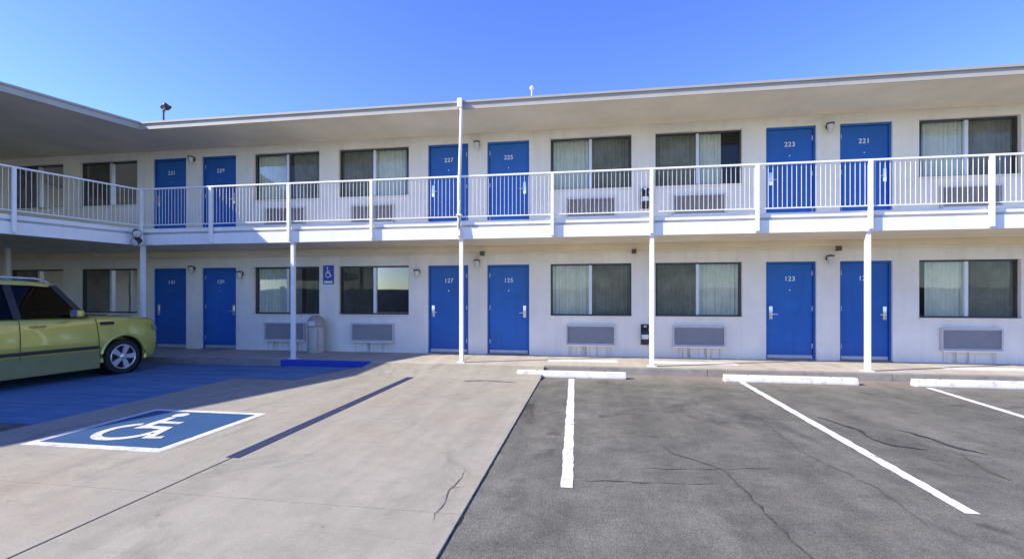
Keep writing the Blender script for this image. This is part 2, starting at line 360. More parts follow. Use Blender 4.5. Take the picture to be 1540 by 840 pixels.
# blue shade of the wing, put into the ground colour beside the pad
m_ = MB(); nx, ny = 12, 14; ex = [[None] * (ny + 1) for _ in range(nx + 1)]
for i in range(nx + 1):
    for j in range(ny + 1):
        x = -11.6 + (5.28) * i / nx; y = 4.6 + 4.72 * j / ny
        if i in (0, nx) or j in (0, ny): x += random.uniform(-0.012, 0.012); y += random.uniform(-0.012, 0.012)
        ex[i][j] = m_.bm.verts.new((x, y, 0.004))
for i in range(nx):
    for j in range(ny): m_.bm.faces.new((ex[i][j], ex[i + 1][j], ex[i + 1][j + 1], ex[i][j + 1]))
m_.obj('blue_shade_patch', M['shadeblue'], lot)['label'] = 'blue shade of the wing painted onto the asphalt'
m_ = MB(); m_.quad((-6.28, 7.75, 0.0175), (-5.12, 7.75, 0.0175), (-4.75, 9.33, 0.0175), (-6.28, 9.33, 0.0175)); m_.obj('kerb_shade_patch', M['shadeblue'], pad)['label'] = 'blue shade painted onto the slab before the blue kerb'  # second blue patch, wing shade painted on the pad slab
# tar-sealed cracks
def crack(pts, w=0.02, z=0.005, name='tar_crack', parent=lot, mat=None):
    m_ = MB(); P = []
    for (a, b) in zip(pts, pts[1:]):
        n = max(2, int((Vector(b) - Vector(a)).length / 0.09))
        for i in range(n): P.append(Vector(a).lerp(Vector(b), i / n))
    P.append(Vector(pts[-1])); Q = []
    for i, p in enumerate(P):
        t = (P[min(i + 1, len(P) - 1)] - P[max(i - 1, 0)]).normalized(); nn = Vector((-t.y, t.x))
        p = p + nn * random.uniform(-0.016, 0.016); ww = w * random.uniform(0.35, 1.1) * (0.25 if i in (0, len(P) - 1) else 1)
        Q.append((p - nn * ww, p + nn * ww))
    for (a, b), (c, e) in zip(Q, Q[1:]): m_.quad((*a, z), (*b, z), (*e, z), (*c, z))
    return m_.obj(name, mat or (M['tar'] if parent is lot else M['crackgrey']), parent)
crack([(2.78, 6.40), (2.96, 5.88), (2.92, 5.50), (2.98, 5.28), (3.24, 5.18)], 0.026)
crack([(3.40, 5.92), (3.52, 5.60), (3.56, 5.26), (3.70, 5.12)], 0.034)
FAINT = M['crackdark']
crack([(3.45, 5.1), (3.36, 4.75), (3.34, 4.40)], 0.012, mat=FAINT)
crack([(0.72, 4.9), (0.80, 4.70), (1.14, 4.33), (1.18, 3.7), (1.22, 3.15), (1.27, 2.6), (1.22, 1.9)], 0.014, mat=FAINT)
crack([(-0.06, 3.89), (0.5, 3.92), (1.05, 3.98)], 0.006, mat=FAINT)
crack([(0.45, 4.25), (1.0, 4.30), (1.6, 4.42)], 0.006, mat=FAINT)
crack([(2.05, 6.1), (2.0, 5.0), (2.2, 4.1), (2.15, 3.4)], 0.006, mat=FAINT)
crack([(-0.84, 2.2), (-0.843, 4.5), (-0.84, 6.5), (-0.838, 8.3)], 0.010)
crack([(-2.15, 8.1), (-1.7, 8.22), (-1.2, 8.08)], 0.05, 0.0185, parent=pad)
crack([(-1.02, 3.95), (-1.03, 3.5), (-1.0, 3.0)], 0.004, 0.0175, parent=pad)
crack([(-1.12, 3.62), (-1.02, 3.55), (-0.93, 3.6)], 0.004, 0.0175, parent=pad)

# accessible-bay symbol
def isa_polys():
    """wheelchair symbol in a unit box, y up: list of polygons"""
    P = []
    c = (0.46, 0.33); r0, r1 = 0.20, 0.275
    a0, a1, n = R(118), R(372), 30
    for i in range(n):
        t0 = a0 + (a1 - a0) * i / n; t1 = a0 + (a1 - a0) * (i + 1) / n
        P.append([(c[0] + r0 * math.cos(t0), c[1] + r0 * math.sin(t0)), (c[0] + r1 * math.cos(t0), c[1] + r1 * math.sin(t0)), (c[0] + r1 * math.cos(t1), c[1] + r1 * math.sin(t1)), (c[0] + r0 * math.cos(t1), c[1] + r0 * math.sin(t1))])
    P.append([(0.41 + 0.075 * math.cos(2 * math.pi * k / 16), 0.89 + 0.075 * math.sin(2 * math.pi * k / 16)) for k in range(16)])
    P.append([(0.37, 0.80), (0.45, 0.80), (0.49, 0.42), (0.40, 0.40)])       # torso
    P.append([(0.45, 0.66), (0.68, 0.66), (0.68, 0.59), (0.46, 0.59)])       # arm
    P.append([(0.455, 0.50), (0.72, 0.50), (0.70, 0.42), (0.45, 0.42)])      # thigh
    P.append([(0.64, 0.46), (0.72, 0.50), (0.83, 0.19), (0.76, 0.15)])       # shin
    P.append([(0.76, 0.15), (0.79, 0.21), (0.90, 0.24), (0.92, 0.18)])       # foot
    return P
def symbol_mesh(w, h, x0, y0, z, plane='xy'):
    m_ = MB()
    for i, p in enumerate(isa_polys()):
        zz = z + 0.0002 * (i % 7)
        pts = [((x0 + x * w, y0 + y * h, zz) if plane == 'xy' else (x0 + x * w, zz * -1, y0 + y * h)) for x, y in p]
        m_.bm.faces.new([m_.bm.verts.new(q) for q in pts])
    return m_
SX0, SX1, SY0, SY1 = -5.57, -3.98, 3.93, 5.46
b_ = MB(); b_.box(SX0, SX1, SY0, SY1, 0.012, 0.0165); sym = b_.obj('accessible_bay_marking', M['symwhite'], pad)
b_ = MB(); b_.box(SX0 + 0.1, SX1 - 0.1, SY0 + 0.1, SY1 - 0.1, 0.0165, 0.0195); b_.obj('blue_field', M['symblue'], sym)
symbol_mesh(1.2, 1.25, SX0 + 0.12, SY0 + 0.15, 0.0225).obj('wheelchair_symbol', M['symwhite'], sym)

# ------------------------------------------------------------------ motel building
bld = empty('motel_building', (0, D, 0))
tag(bld, 'two storey cream motel with blue doors and a bent balcony wing on the left', 'motel')
def W(x, y, z): return (x, y - D, z)             # world to building space
DW, DH = 1.0, 2.11
holes = []
for z0, lvl in ((WALK, 0), (DECK1, 1)):
    for x in door_x: holes.append((x - DW / 2, x + DW / 2, z0 - 0.001, z0 + DH))
    for x in win_x: holes.append((x - 0.915, x + 0.915, z0 + 0.92, z0 + DH + 0.005))
def wall_mesh(x0, x1, z0, z1, holes, rev):
    m_ = MB(); xs = sorted({x0, x1, *[h[0] for h in holes], *[h[1] for h in holes]}); zs = sorted({z0, z1, *[h[2] for h in holes], *[h[3] for h in holes]})
    V = {}
    def v(i, j):
        if (i, j) not in V: V[(i, j)] = m_.bm.verts.new((xs[i], 0, zs[j]))
        return V[(i, j)]
    for i in range(len(xs) - 1):
        for j in range(len(zs) - 1):
            cx, cz = (xs[i] + xs[i + 1]) / 2, (zs[j] + zs[j + 1]) / 2
            if any(h[0] < cx < h[1] and h[2] < cz < h[3] for h in holes): continue
            m_.bm.faces.new((v(i, j), v(i + 1, j), v(i + 1, j + 1), v(i, j + 1)))
    for h in holes:
        a, b, c, e = h
        m_.quad((a, 0, c), (a, 0, e), (a, rev, e), (a, rev, c)); m_.quad((b, 0, c), (b, rev, c), (b, rev, e), (b, 0, e))
        m_.quad((a, 0, e), (b, 0, e), (b, rev, e), (a, rev, e)); m_.quad((a, 0, c), (a, rev, c), (b, rev, c), (b, 0, c))
    return m_
zsplit = 2.86
wall_mesh(XL, XR, 0.0, zsplit, [h for h in holes if h[2] < 2.5], 0.16).obj('wall', M['wall'], bld)
wall_mesh(XL, XR, zsplit, SOFF + 0.06, [h for h in holes if h[2] > 2.5], 0.16).obj('wall', M['wall'], bld)
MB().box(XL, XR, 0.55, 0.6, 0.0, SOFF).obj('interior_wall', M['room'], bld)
MB().box(XR - 0.0, XR + 0.2, 0.001, 8.5, 0, SOFF).obj('wall', M['wall'], bld)
# wing wall, out past the left edge
pa = Vector((XL - 0.02, D)); pb = pa + WD * 19
nn = Vector((0.957, -0.29)) * -0.2
m_ = MB(); m_.prism([(p.x, p.y - D) for p in (pa, pa + nn, pb + nn, pb)][::-1], 0.0, SOFF + 0.02); m_.obj('wall', M['wall'], bld)
# roof: one bent slab, with a metal edge along the court
RB = CORNER + Vector((0, 0)); RC = wing_pt(19.5)
poly = [(XR + 0.8, FRONT), (XR + 0.8, 20.0), (-34, 20.0), (-34, RC.y), (RC.x, RC.y), (RB.x, FRONT)]
m_ = MB(); m_.prism([(x, y - D) for x, y in poly], SOFF, ROOF); roof = m_.obj('roof', M['roofing'], bld)
m_ = MB(); m_.prism([(x, y - D) for x, y in [(XR + 0.79, FRONT + 0.02), (XR + 0.79, D - 0.002), (XL, D - 0.002), (XL + WD.x * 19, D + WD.y * 19), (RC.x - 0.02, RC.y + 0.01), (RB.x - 0.02, FRONT + 0.02)]], SOFF - 0.02, SOFF - 0.001)
m_.obj('soffit', M['soffit'], roof)
def edge_strip(z0, z1, o0, o1, sfac=0.0, xr=XR + 0.8, s_end=19.4):
    """a bent bar that follows the court edge; o0..o1 = distance out from the edge line"""
    def line(o):
        cx = CORNER.x + o * (1 + 0.29) / 0.957 if o else CORNER.x
        e = wing_pt(s_end, o); return [(xr, FRONT - o), (CORNER.x + o * (1 - 0.29) / 0.957, FRONT - o), (e.x, e.y)]
    a, b = line(o0), line(o1); m_ = MB()
    m_.prism([(x, y - D) for x, y in a + b[::-1]], z0, z1); return m_
edge_strip(SOFF - 0.035, ROOF - 0.03, 0.003, 0.03).obj('eave_fascia', M['eave'], roof)
edge_strip(ROOF - 0.04, ROOF + 0.005, 0.032, 0.06).obj('eave_gutter', M['eave_top'], roof)
# balcony deck
polyd = [(XR, FRONT + 0.001), (XR, D - 0.002), (XL, D - 0.002), (XL + WD.x * 18.9, D + WD.y * 18.9), tuple(wing_pt(19.2)), (CORNER.x, FRONT + 0.001)]
m_ = MB(); m_.prism([(x, y - D) for x, y in polyd], DECK0 + 0.02, DECK1); deck = m_.obj('balcony_deck', M['lip'], bld)
m_ = MB(); m_.prism([(x, y - D) for x, y in [(XR, FRONT + 0.09), (XR, D - 0.003), (XL + 0.01, D - 0.003), (XL + WD.x * 18.9 + .01, D + WD.y * 18.9), tuple(wing_pt(19.1, -0.09)), (CORNER.x - 0.07, FRONT + 0.09)]], DECK0, DECK0 + 0.018); m_.obj('soffit', M['soffit'], deck)
edge_strip(DECK0 - 0.01, DECK1 - 0.125, 0.002, 0.05, xr=XR, s_end=19.1).obj('deck_fascia', M['fascia'], deck)
edge_strip(DECK1 - 0.075, DECK1 + 0.012, 0.002, 0.035, xr=XR, s_end=19.1).obj('deck_lip', M['fascia'], deck)
# beam under the soffit against the wall (dark shadow gap line in the photo)
MB().box(XL + 0.3, XR - 0.05, -0.06, -0.004, DECK0 - 0.13, DECK0 - 0.002).obj('ledger_beam', M['soffit'], bld)

MB().tube([(XL + 0.5, -0.075, 2.50), (XR - 0.3, -0.075, 2.50)], 0.012, 8).obj('conduit', M['soffit'], bld, smooth=True)
for x in (-2.45, 1.02, 5.2): MB().box(x - 0.05, x + 0.05, -0.13, -0.062, 2.45, 2.55, 0.006).obj('junction_box', M['bronze'], bld)
# ---- doors
def text_mesh(body, size, ext=0.003):
    cu = bpy.data.curves.new('number', 'FONT'); cu.body = body; cu.size = size; cu.extrude = ext; cu.align_x = 'CENTER'; cu.align_y = 'CENTER'
    cu.space_character = 1.08; cu.offset = 0.0015
    t = bpy.data.objects.new('tmp', cu); COL.objects.link(t)
    dg = bpy.context.evaluated_depsgraph_get(); me = bpy.data.meshes.new_from_object(t.evaluated_get(dg)); bpy.data.objects.remove(t)
    me.transform(Matrix.Rotation(R(90), 4, 'X')); return me
leaf = MB().box(-0.455, 0.455, 0.0, 0.045, 0.10, 2.06, 0.004).mesh('door'); leaf.materials.append(M['door'])
fr = MB(); fr.box(-0.498, -0.46, -0.03, 0.05, 0.0, 2.108); fr.box(0.46, 0.498, -0.03, 0.05, 0.0, 2.108); fr.box(-0.459, 0.459, -0.03, 0.05, 2.065, 2.108)
frame_me = fr.mesh('door_frame'); frame_me.materials.append(M['door'])
kick_me = MB().box(-0.455, 0.455, -0.004, 0.04, 0.025, 0.098, 0.003).mesh('door_sweep'); kick_me.materials.append(M['kick'])
sill_me = MB().box(-0.497, 0.497, -0.10, 0.05, 0.0, 0.022, 0.004).mesh('threshold'); sill_me.materials.append(M['kerbgrey'])
lev = MB(); lev.box(-0.035, 0.035, -0.018, 0.0, -0.13, 0.15, 0.006); lev.tube([(0, -0.02, -0.02), (0, -0.06, -0.02), (0.03, -0.066, -0.02), (0.12, -0.066, -0.02)], 0.011, 8)
lev_me = lev.mesh('handle', True); lev_me.materials.append(M['chrome'])
hinge_me = MB().box(-0.012, 0.012, -0.006, 0.002, -0.05, 0.05, 0.002).mesh('hinge'); hinge_me.materials.append(M['kick'])
peep_me = MB().lathe([(0.012, -0.006), (0.012, 0.0)], 10, 'y').mesh('peephole'); peep_me.materials.append(M['chrome'])
nums = {0: ['131', '129', '127', '125', '123', '121'], 1: ['231', '229', '227', '225', '223', '221']}
for lvl, z0 in ((0, WALK), (1, DECK1)):
    for i, x in enumerate(door_x):
        dr = link('door', leaf, None, bld, (x, 0.075, z0))
        link('door_frame', frame_me, None, dr); link('door_sweep', kick_me, None, dr); link('threshold', sill_me, None, dr)
        sd = -1 if i % 2 == 0 else 1
        h = link('handle', lev_me, None, dr, (sd * 0.385, -0.001, 1.0)); h.scale = (-sd, 1, 1)
        for hz in (0.30, 1.10, 1.86): link('hinge', hinge_me, None, dr, (-sd * 0.448, -0.001, hz))
        link('peephole', peep_me, None, dr, (0, -0.001, 1.5))
        me = text_mesh(nums[lvl][i], 0.14); me.materials.append(M['num'])
        link('room_number', me, None, dr, (0, -0.004, 1.74))
# ---- windows
WW, WZ0, WZ1 = 0.915, 0.92, DH + 0.005
wh = WZ1 - WZ0
fo = MB(); t = 0.035
fo.box(-WW + 0.002, -WW + t, 0, 0.07, 0.002, wh - 0.002); fo.box(WW - t, WW - 0.002, 0, 0.07, 0.002, wh - 0.002)
fo.box(-WW + t, WW - t, 0, 0.07, wh - t, wh - 0.002); fo.box(-WW + t, WW - t, 0, 0.07, 0.002, t)
frame_w = fo.mesh('window'); frame_w.materials.append(M['darkalu'])
mul = MB().box(-0.032, 0.032, -0.006, 0.062, t, wh - t, 0.004).mesh('mullion'); mul.materials.append(M['alu'])
rail_t = MB(); rail_t.box(-0.875, -0.04, 0.008, 0.05, t, t + 0.03)
pane_me = {}
for s_ in (-1, 1):
    a, b = (-WW + t, -0.033) if s_ < 0 else (0.033, WW - t)
    p = MB(); p.quad((a, 0.045, t), (b, 0.045, t), (b, 0.045, wh - t), (a, 0.045, wh - t)); pane_me[s_] = p.mesh('pane'); pane_me[s_].materials.append(M['glass'])
scr_me = {}
for s_ in (-1, 1):
    a, b = (-WW + t, -0.033) if s_ < 0 else (0.033, WW - t)
    p = MB(); p.quad((a, 0.016, t), (b, 0.016, t), (b, 0.016, wh - t), (a, 0.016, wh - t)); scr_me[s_] = p.mesh('insect_screen'); scr_me[s_].materials.append(M['screen'])
sillw = MB().box(-WW - 0.02, WW + 0.02, -0.125, -0.005, -0.03, 0.0, 0.006).mesh('sill'); sillw.materials.append(M['wall'])
def curtain_mesh(x0, x1, amp=0.028, seed=0, wl=0.085):
    rnd = random.Random(seed); m_ = MB(); n = max(8, int((x1 - x0) / 0.012)); ph = rnd.random() * 6
    cols = []
    for i in range(n + 1):
        x = x0 + (x1 - x0) * i / n
        ph += rnd.uniform(0.6, 1.4) * 2 * math.pi * 0.012 / wl
        y = 0.13 + amp * math.sin(ph) * rnd.uniform(0.8, 1.1)
        cols.append((m_.bm.verts.new((x, y, -0.1)), m_.bm.verts.new((x, y * 0.96 + 0.005, wh + 0.03))))
    for a, b in zip(cols, cols[1:]): m_.bm.faces.new((a[0], b[0], b[1], a[1]))
    return m_.mesh('curtain', True, 80)
# per window: side of the pale pane, curtain spans (x0, x1, pale?)
spec = {}
for i, x in enumerate(win_x):
    pale = (-1 if i % 2 == 0 else 1)
    spec[(0, i)] = (pale, [(-WW, WW, 1)]); spec[(1, i)] = (pale, [(-WW, WW, 1)])
spec[(0, 0)] = (1, [(-WW, WW, 0)]); spec[(1, 0)] = (1, [(-WW, WW, 0)])
spec[(0, 1)] = (1, [(-WW, WW, 1)])
spec[(1, 5)] = (1, [(-WW, 0.52, 1)])
spec[(0, 5)] = (1, [(-WW, WW, 1)])
spec[(1, 6)] = (-1, [(-0.74, WW, 1)]); spec[(0, 6)] = (-1, [(-0.70, WW, 1)])
spec[(0, 3)] = (1, [(-WW, 0.0, 0)])
spec[(1, 2)] = (-1, [(-WW, -0.12, 1), (0.10, WW, 1)]); spec[(0, 2)] = (-1, [(-WW, 0.30, 1), (0.42, WW, 0)])
spec[(1, 4)] = (-1, [(-0.88, WW, 1)]); spec[(1, 3)] = (1, [(-WW, 0.78, 1)]); spec[(0, 4)] = (-1, [(-WW, WW, 1)])
M['film'] = glass('filmed_window_glass', (0.35, 0.38, 0.40), 0.62)
film_me = pane_me[1].copy(); film_me.materials.clear(); film_me.materials.append(M['film'])
for lvl, z0 in ((0, WALK), (1, DECK1)):
    for i, x in enumerate(win_x):
        w = link('window', frame_w, None, bld, (x, 0.085, z0 + WZ0))
        link('mullion', mul, None, w); link('sill', sillw, None, w)
        for s_ in (-1, 1): link('pane', film_me if (lvl, i, s_) == (0, 3, 1) else pane_me[s_], None, w)
        side, spans = spec[(lvl, i)]
        link('insect_screen', scr_me[-side], None, w)
        for q, (a, b, pl) in enumerate(spans):
            me = curtain_mesh(a, b, 0.028, i * 7 + lvl * 31 + q); me.materials.append(M['curtain'] if pl else M['curtain_dark'])
            link('curtain', me, None, w)

# ------------------------------------------------------------------ balcony railings
bal_me = MB().box(-0.0036, 0.0036, -0.0036, 0.0036, 0.0, 0.80).mesh('baluster'); bal_me.materials.append(M['white'])
RT = 3.96
def railing(name, length, n_posts, label, loc, rotz, end_post):
    r = empty(name, loc, rotz); tag(r, label, 'railing', 'balcony railings')
    MB().box(0.0, length, -0.025, 0.025, RT - 0.034, RT, 0.006).obj('top_rail', M['white'], r, (0, 0, -DECK1))
    MB().box(0.0, length, -0.012, 0.012, 3.108, 3.130, 0.003).obj('bottom_rail', M['white'], r, (0, 0, -DECK1))
    return r
fr_len = XR - CORNER.x
rl = railing('balcony_railing', fr_len - 0.02, 0, 'long white steel balcony railing along the blue doors', (CORNER.x + 0.02, FRONT - 0.078, DECK1), 0.0, True)
post_me = MB().box(-0.030, 0.030, -0.05, 0.02, DECK0 + 0.02 - DECK1, RT - DECK1 - 0.035, 0.004).mesh('railing_post'); post_me.materials.append(M['white'])
plate_me = MB().box(-0.05, 0.05, 0.0205, 0.028, DECK0 + 0.03 - DECK1, DECK0 + 0.17 - DECK1).mesh('post_bracket'); plate_me.materials.append(M['white'])
px_posts = [CORNER.x + 1.905 * k for k in range(0, 12)]
for k, x in enumerate(px_posts):
    if k == 0: continue
    link('railing_post', post_me, None, rl, (x - CORNER.x - 0.02, 0, 0)); link('post_bracket', plate_me, None, rl, (x - CORNER.x - 0.02, 0, 0))
nb = 0; xx = 0.06
while xx < fr_len - 0.05:
    if min(abs(xx - (x - CORNER.x - 0.02)) for x in px_posts) > 0.04: link('baluster', bal_me, None, rl, (xx, 0, 3.125 - DECK1)); nb += 1
    xx += 0.0815
# wing railing
wl = 12.0
rot_w = math.atan2(WD.y, WD.x)
o_ = wing_pt(0.02, 0.078)
rw = railing('balcony_railing', wl, 0, 'shaded white balcony railing on the left wing above the green car', (o_.x, o_.y, DECK1), rot_w, True)
for s_ in (0.02, 2.15, 4.06, 5.97, 7.88, 9.8, 11.7):
    link('railing_post', post_me, None, rw, (s_, 0, 0), math.pi); link('post_bracket', plate_me, None, rw, (s_, 0, 0), math.pi)
xx = 0.1
while xx < wl - 0.05:
    if min(abs(xx - s_) for s_ in (0.02, 2.15, 4.06, 5.97, 7.88, 9.8, 11.7)) > 0.04: link('baluster', bal_me, None, rw, (xx, 0, 3.125 - DECK1))
    xx += 0.0815

# ------------------------------------------------------------------ posts, downspout
post_labels = {-13.99: 'white steel post behind the green car roof', -10.18: 'white steel post at the inner corner behind the green car bonnet',
  -6.38: 'white steel post beside the ground floor bin and blue sign', -2.58: 'white steel post between two ground floor blue doors where the pad ends',
  1.23: 'white steel post by the black extinguisher below the balcony', 5.03: 'white steel post in front of the rightmost ground floor blue door', 8.84: 'white steel post past the rightmost window'}
for x, lb in post_labels.items():
    if x > 8: continue
    p = empty('support_post', (x, FRONT + 0.02, WALK)); tag(p, lb, 'post', 'posts carrying the balcony')
    MB().box(-0.04, 0.04, -0.04, 0.04, 0.012, DECK0 - 0.003 - WALK, 0.006).obj('post_shaft', M['white'], p)
    MB().box(-0.085, 0.085, -0.085, 0.085, 0.0, 0.012, 0.003).obj('base_plate', M['white'], p)
    MB().box(-0.065, 0.065, -0.065, 0.065, DECK0 - 0.022 - WALK, DECK0 - 0.004 - WALK, 0.003).obj('cap_plate', M['white'], p)
ds = empty('downspout', (-2.56, FRONT - 0.14, DECK1)); tag(ds, 'cream downspout pipe running from the roof gutter down to the balcony', 'downspout')
MB().tube([(-0.03, 0.0, -0.30), (-0.035, 0.0, 0.4), (0.0, 0.0, 1.5), (0.02, 0.0, 2.17)], 0.034, 12).obj('pipe', M['white'], ds, smooth=True)
MB().tube([(0.02, 0.0, 2.17), (0.015, 0.01, 2.24), (-0.02, 0.045, 2.33)], 0.03, 12).obj('elbow', M['white'], ds, smooth=True)
MB().box(-0.07, 0.03, -0.01, 0.075, 2.31, 2.50, 0.01).obj('outlet_box', M['white'], ds)
MB().box(-0.085, 0.025, -0.04, 0.075, 0.1, 0.13, 0.003).obj('pipe_strap', M['white'], ds)

# ------------------------------------------------------------------ air conditioners
ac_names = {-7.56: 'just left of the bin', -5.21: 'left of the middle doors', 0.06: 'right of the middle doors', 2.41: 'left of the right doors', 7.68: 'at the far right'}
def make_ac():
    a = empty('air_conditioner', (0, 0, 0))
    w, h_ = 1.10, 0.44
    o = MB(); o.box(-w / 2, -w / 2 + 0.03, -0.075, 0.0, 0, h_); o.box(w / 2 - 0.03, w / 2, -0.075, 0.0, 0, h_); o.box(-w / 2 + 0.03, w / 2 - 0.03, -0.075, 0, h_ - 0.03, h_); o.box(-w / 2 + 0.03, w / 2 - 0.03, -0.075, 0, 0, 0.03)
    o.obj('casing', M['ac'], a)
    MB().box(-w / 2 + 0.03, w / 2 - 0.03, -0.03, -0.004, 0.03, h_ - 0.03).obj('backing', M['acdark'], a)
    lv = MB().extr_x([(-0.068, 0.0), (-0.064, 0.0), (-0.036, 0.017), (-0.040, 0.017)], -w / 2 + 0.031, w / 2 - 0.031).mesh('louvre'); lv.materials.append(M['ac'])
    for k in range(15): link('louvre', lv, None, a, (0, 0, 0.036 + k * 0.0247))
    MB().box(-w / 2, w / 2, -0.12, -0.002, -0.035, -0.004, 0.006).obj('drip_ledge', M['wall'], a)
    return a
def drip_mat():
    m = bpy.data.materials.new('rust_drip_stain'); m.use_nodes = True; nt = m.node_tree; nt.nodes.clear()
    out = nt.nodes.new('ShaderNodeOutputMaterial'); mx = nt.nodes.new('ShaderNodeMixShader'); tr = nt.nodes.new('ShaderNodeBsdfTransparent')
    df = nt.nodes.new('ShaderNodeBsdfDiffuse'); df.inputs[0].default_value = (0.30, 0.22, 0.15, 1)
    n = noise(nt, coords(nt, (16, 16, 0.8)), 1.0, 5, 0.7); f = ramp(nt, n, [(0.50, (0, 0, 0)), (0.72, (0.55,) * 3)])
    nt.links.new(f, mx.inputs[0]); nt.links.new(tr.outputs[0], mx.inputs[1]); nt.links.new(df.outputs[0], mx.inputs[2]); nt.links.new(mx.outputs[0], out.inputs[0]); return m
M['drip'] = drip_mat()
ac0 = None
for lvl, z0 in ((0, WALK), (1, DECK1)):
    for x, nm in ac_names.items():
        if ac0 is None: ac0 = make_ac(); a = ac0
        else: a = copy_tree(ac0)
        a.location = (x + 0.0, D - 0.001, z0 + 0.27)
        m_ = MB(); zz = z0 + 0.225; m_.quad((x - 0.5, -0.002, z0 + 0.01), (x + 0.5, -0.002, z0 + 0.01), (x + 0.5, -0.002, zz), (x - 0.5, -0.002, zz)); m_.obj('drip_stain', M['drip'], bld)
        tag(a, 'grey louvred air conditioner in the %s wall %s' % ('ground floor' if lvl == 0 else 'upper floor', nm if not (lvl and 'bin' in nm) else 'right of the left doors'), 'air conditioner', 'through-wall air conditioners')

# ------------------------------------------------------------------ wall lamps
def make_lamp():
    l = empty('wall_lamp', (0, 0, 0))
    MB().lathe([(0.055, 0.0), (0.055, -0.02), (0.03, -0.03), (0.03, -0.06)], 16, 'y').obj('back_plate', M['bronze'], l, smooth=True)
    MB().lathe([(0.02, 0.07), (0.075, 0.055), (0.078, 0.03), (0.07, 0.025)], 18, 'z', (0, -0.1, 0)).obj('cap', M['bronze'], l, smooth=True)
    MB().lathe([(0.062, 0.026), (0.06, -0.04), (0.05, -0.1), (0.025, -0.13), (0.004, -0.137)], 18, 'z', (0, -0.1, 0)).obj('glass_jar', M['bulb'], l, smooth=True)
    return l
lamp0 = None
lamps = [(-10.2, 0, 2.15, 'between the two ground floor doors left behind the bonnet'), (-2.58, 0, 2.22, 'between the middle ground floor doors'), (5.04, 0, 2.22, 'between the right-hand ground floor doors'),
         (-2.58, 1, 2.10, 'between the middle upper floor doors'), (5.04, 1, 2.10, 'between the right-hand upper floor doors'), (-10.2, 1, 2.10, 'between the two left upper floor doors'),
         (-8.80, 0, 2.0, 'left of the leftmost clear ground floor window'), (-4.06, 0, 2.0, 'right of the window with the sky reflection')]
for x, lvl, z, nm in lamps:
    if lamp0 is None: lamp0 = make_lamp(); l = lamp0
    else: l = copy_tree(lamp0)
    l.location = (x, D - 0.001, z + (DECK1 if lvl else WALK) - 0.05); tag(l, 'small bronze wall lamp %s' % nm, 'wall lamp', 'wall lamps by the room doors')

# ------------------------------------------------------------------ extinguishers
def make_ext():
    e = empty('fire_extinguisher', (0, 0, 0))
    MB().box(-0.085, 0.085, -0.02, 0.0, -0.02, 0.44, 0.004).obj('bracket', M['black'], e)
    MB().lathe([(0.02, -0.004), (0.075, 0.0), (0.082, 0.02), (0.082, 0.28), (0.06, 0.33), (0.025, 0.35), (0.025, 0.38)], 20, 'z', (0, -0.11, 0)).obj('cylinder', M['black'], e, smooth=True)
    v = MB(); v.box(-0.03, 0.03, -0.13, -0.09, 0.381, 0.42, 0.004); v.obj('valve', M['chrome'], e)
    MB().tube([(0, -0.12, 0.43), (0.0, -0.18, 0.45), (0, -0.22, 0.44)], 0.011, 8).obj('lever', M['black'], e, smooth=True)
    MB().tube([(0.03, -0.11, 0.40), (0.09, -0.12, 0.39), (0.115, -0.12, 0.30), (0.10, -0.12, 0.1)], 0.012, 8).obj('hose', M['black'], e, smooth=True)
    MB().lathe([(0.0835, 0.12), (0.0835, 0.22)], 20, 'z', (0, -0.11, 0)).obj('instruction_band', M['alu'], e, smooth=True)
    return e
e0 = make_ext(); e0.location = (1.26, D - 0.001, WALK + 0.30); tag(e0, 'black fire extinguisher on the ground floor wall between two windows', 'fire extinguisher', 'wall extinguishers')
e1 = copy_tree(e0); e1.location = (1.26, D - 0.001, DECK1 + 0.45); tag(e1, 'black fire extinguisher on the upper floor wall behind the balcony railing', 'fire extinguisher', 'wall extinguishers')

# ------------------------------------------------------------------ accessible parking sign
sg = empty('parking_sign', (-6.39, D - 0.001, WALK + 1.72)); tag(sg, 'blue accessible parking sign on the wall between two ground floor windows', 'sign')
MB().box(-0.145, 0.145, -0.012, -0.002, -0.05, 0.42, 0.003).obj('sign_plate', M['signblue'], sg)
symbol_mesh(0.24, 0.30, -0.125, 0.09, 0.0145, 'xz').obj('wheelchair_symbol', M['num'], sg)
MB().box(-0.11, 0.11, -0.0135, -0.0125, -0.025, 0.03).obj('lower_panel', M['num'], sg)
MB().box(-0.10, 0.10, -0.010, -0.002, -0.22, -0.08, 0.003).obj('small_plate', M['num'], sg)

# ------------------------------------------------------------------ bin
bn = empty('litter_bin', (-6.53, D - 0.33, WALK)); tag(bn, 'tall domed litter bin against the wall under the blue sign', 'bin')
MB().lathe([(0.18, 0.0), (0.195, 0.02), (0.195, 0.60), (0.18, 0.62)], 28).obj('drum', M['can'], bn, smooth=True)
MB().lathe([(0.205, 0.622), (0.205, 0.70), (0.19, 0.78), (0.14, 0.86), (0.05, 0.90), (0.005, 0.905)], 28).obj('domed_lid', M['canlid'], bn, smooth=True)
m_ = MB(); m_.box(-0.085, 0.085, -0.215, -0.185, 0.66, 0.77, 0.006); m_.obj('flap', M['alu'], bn)
for k in range(10):
    a = 2 * math.pi * k / 10 + 0.1
    MB().box(-0.018, 0.018, -0.203, -0.19, 0.04, 0.58, 0.003).obj('slat', M['canlid'] if k % 2 else M['can'], bn, rotz=a)

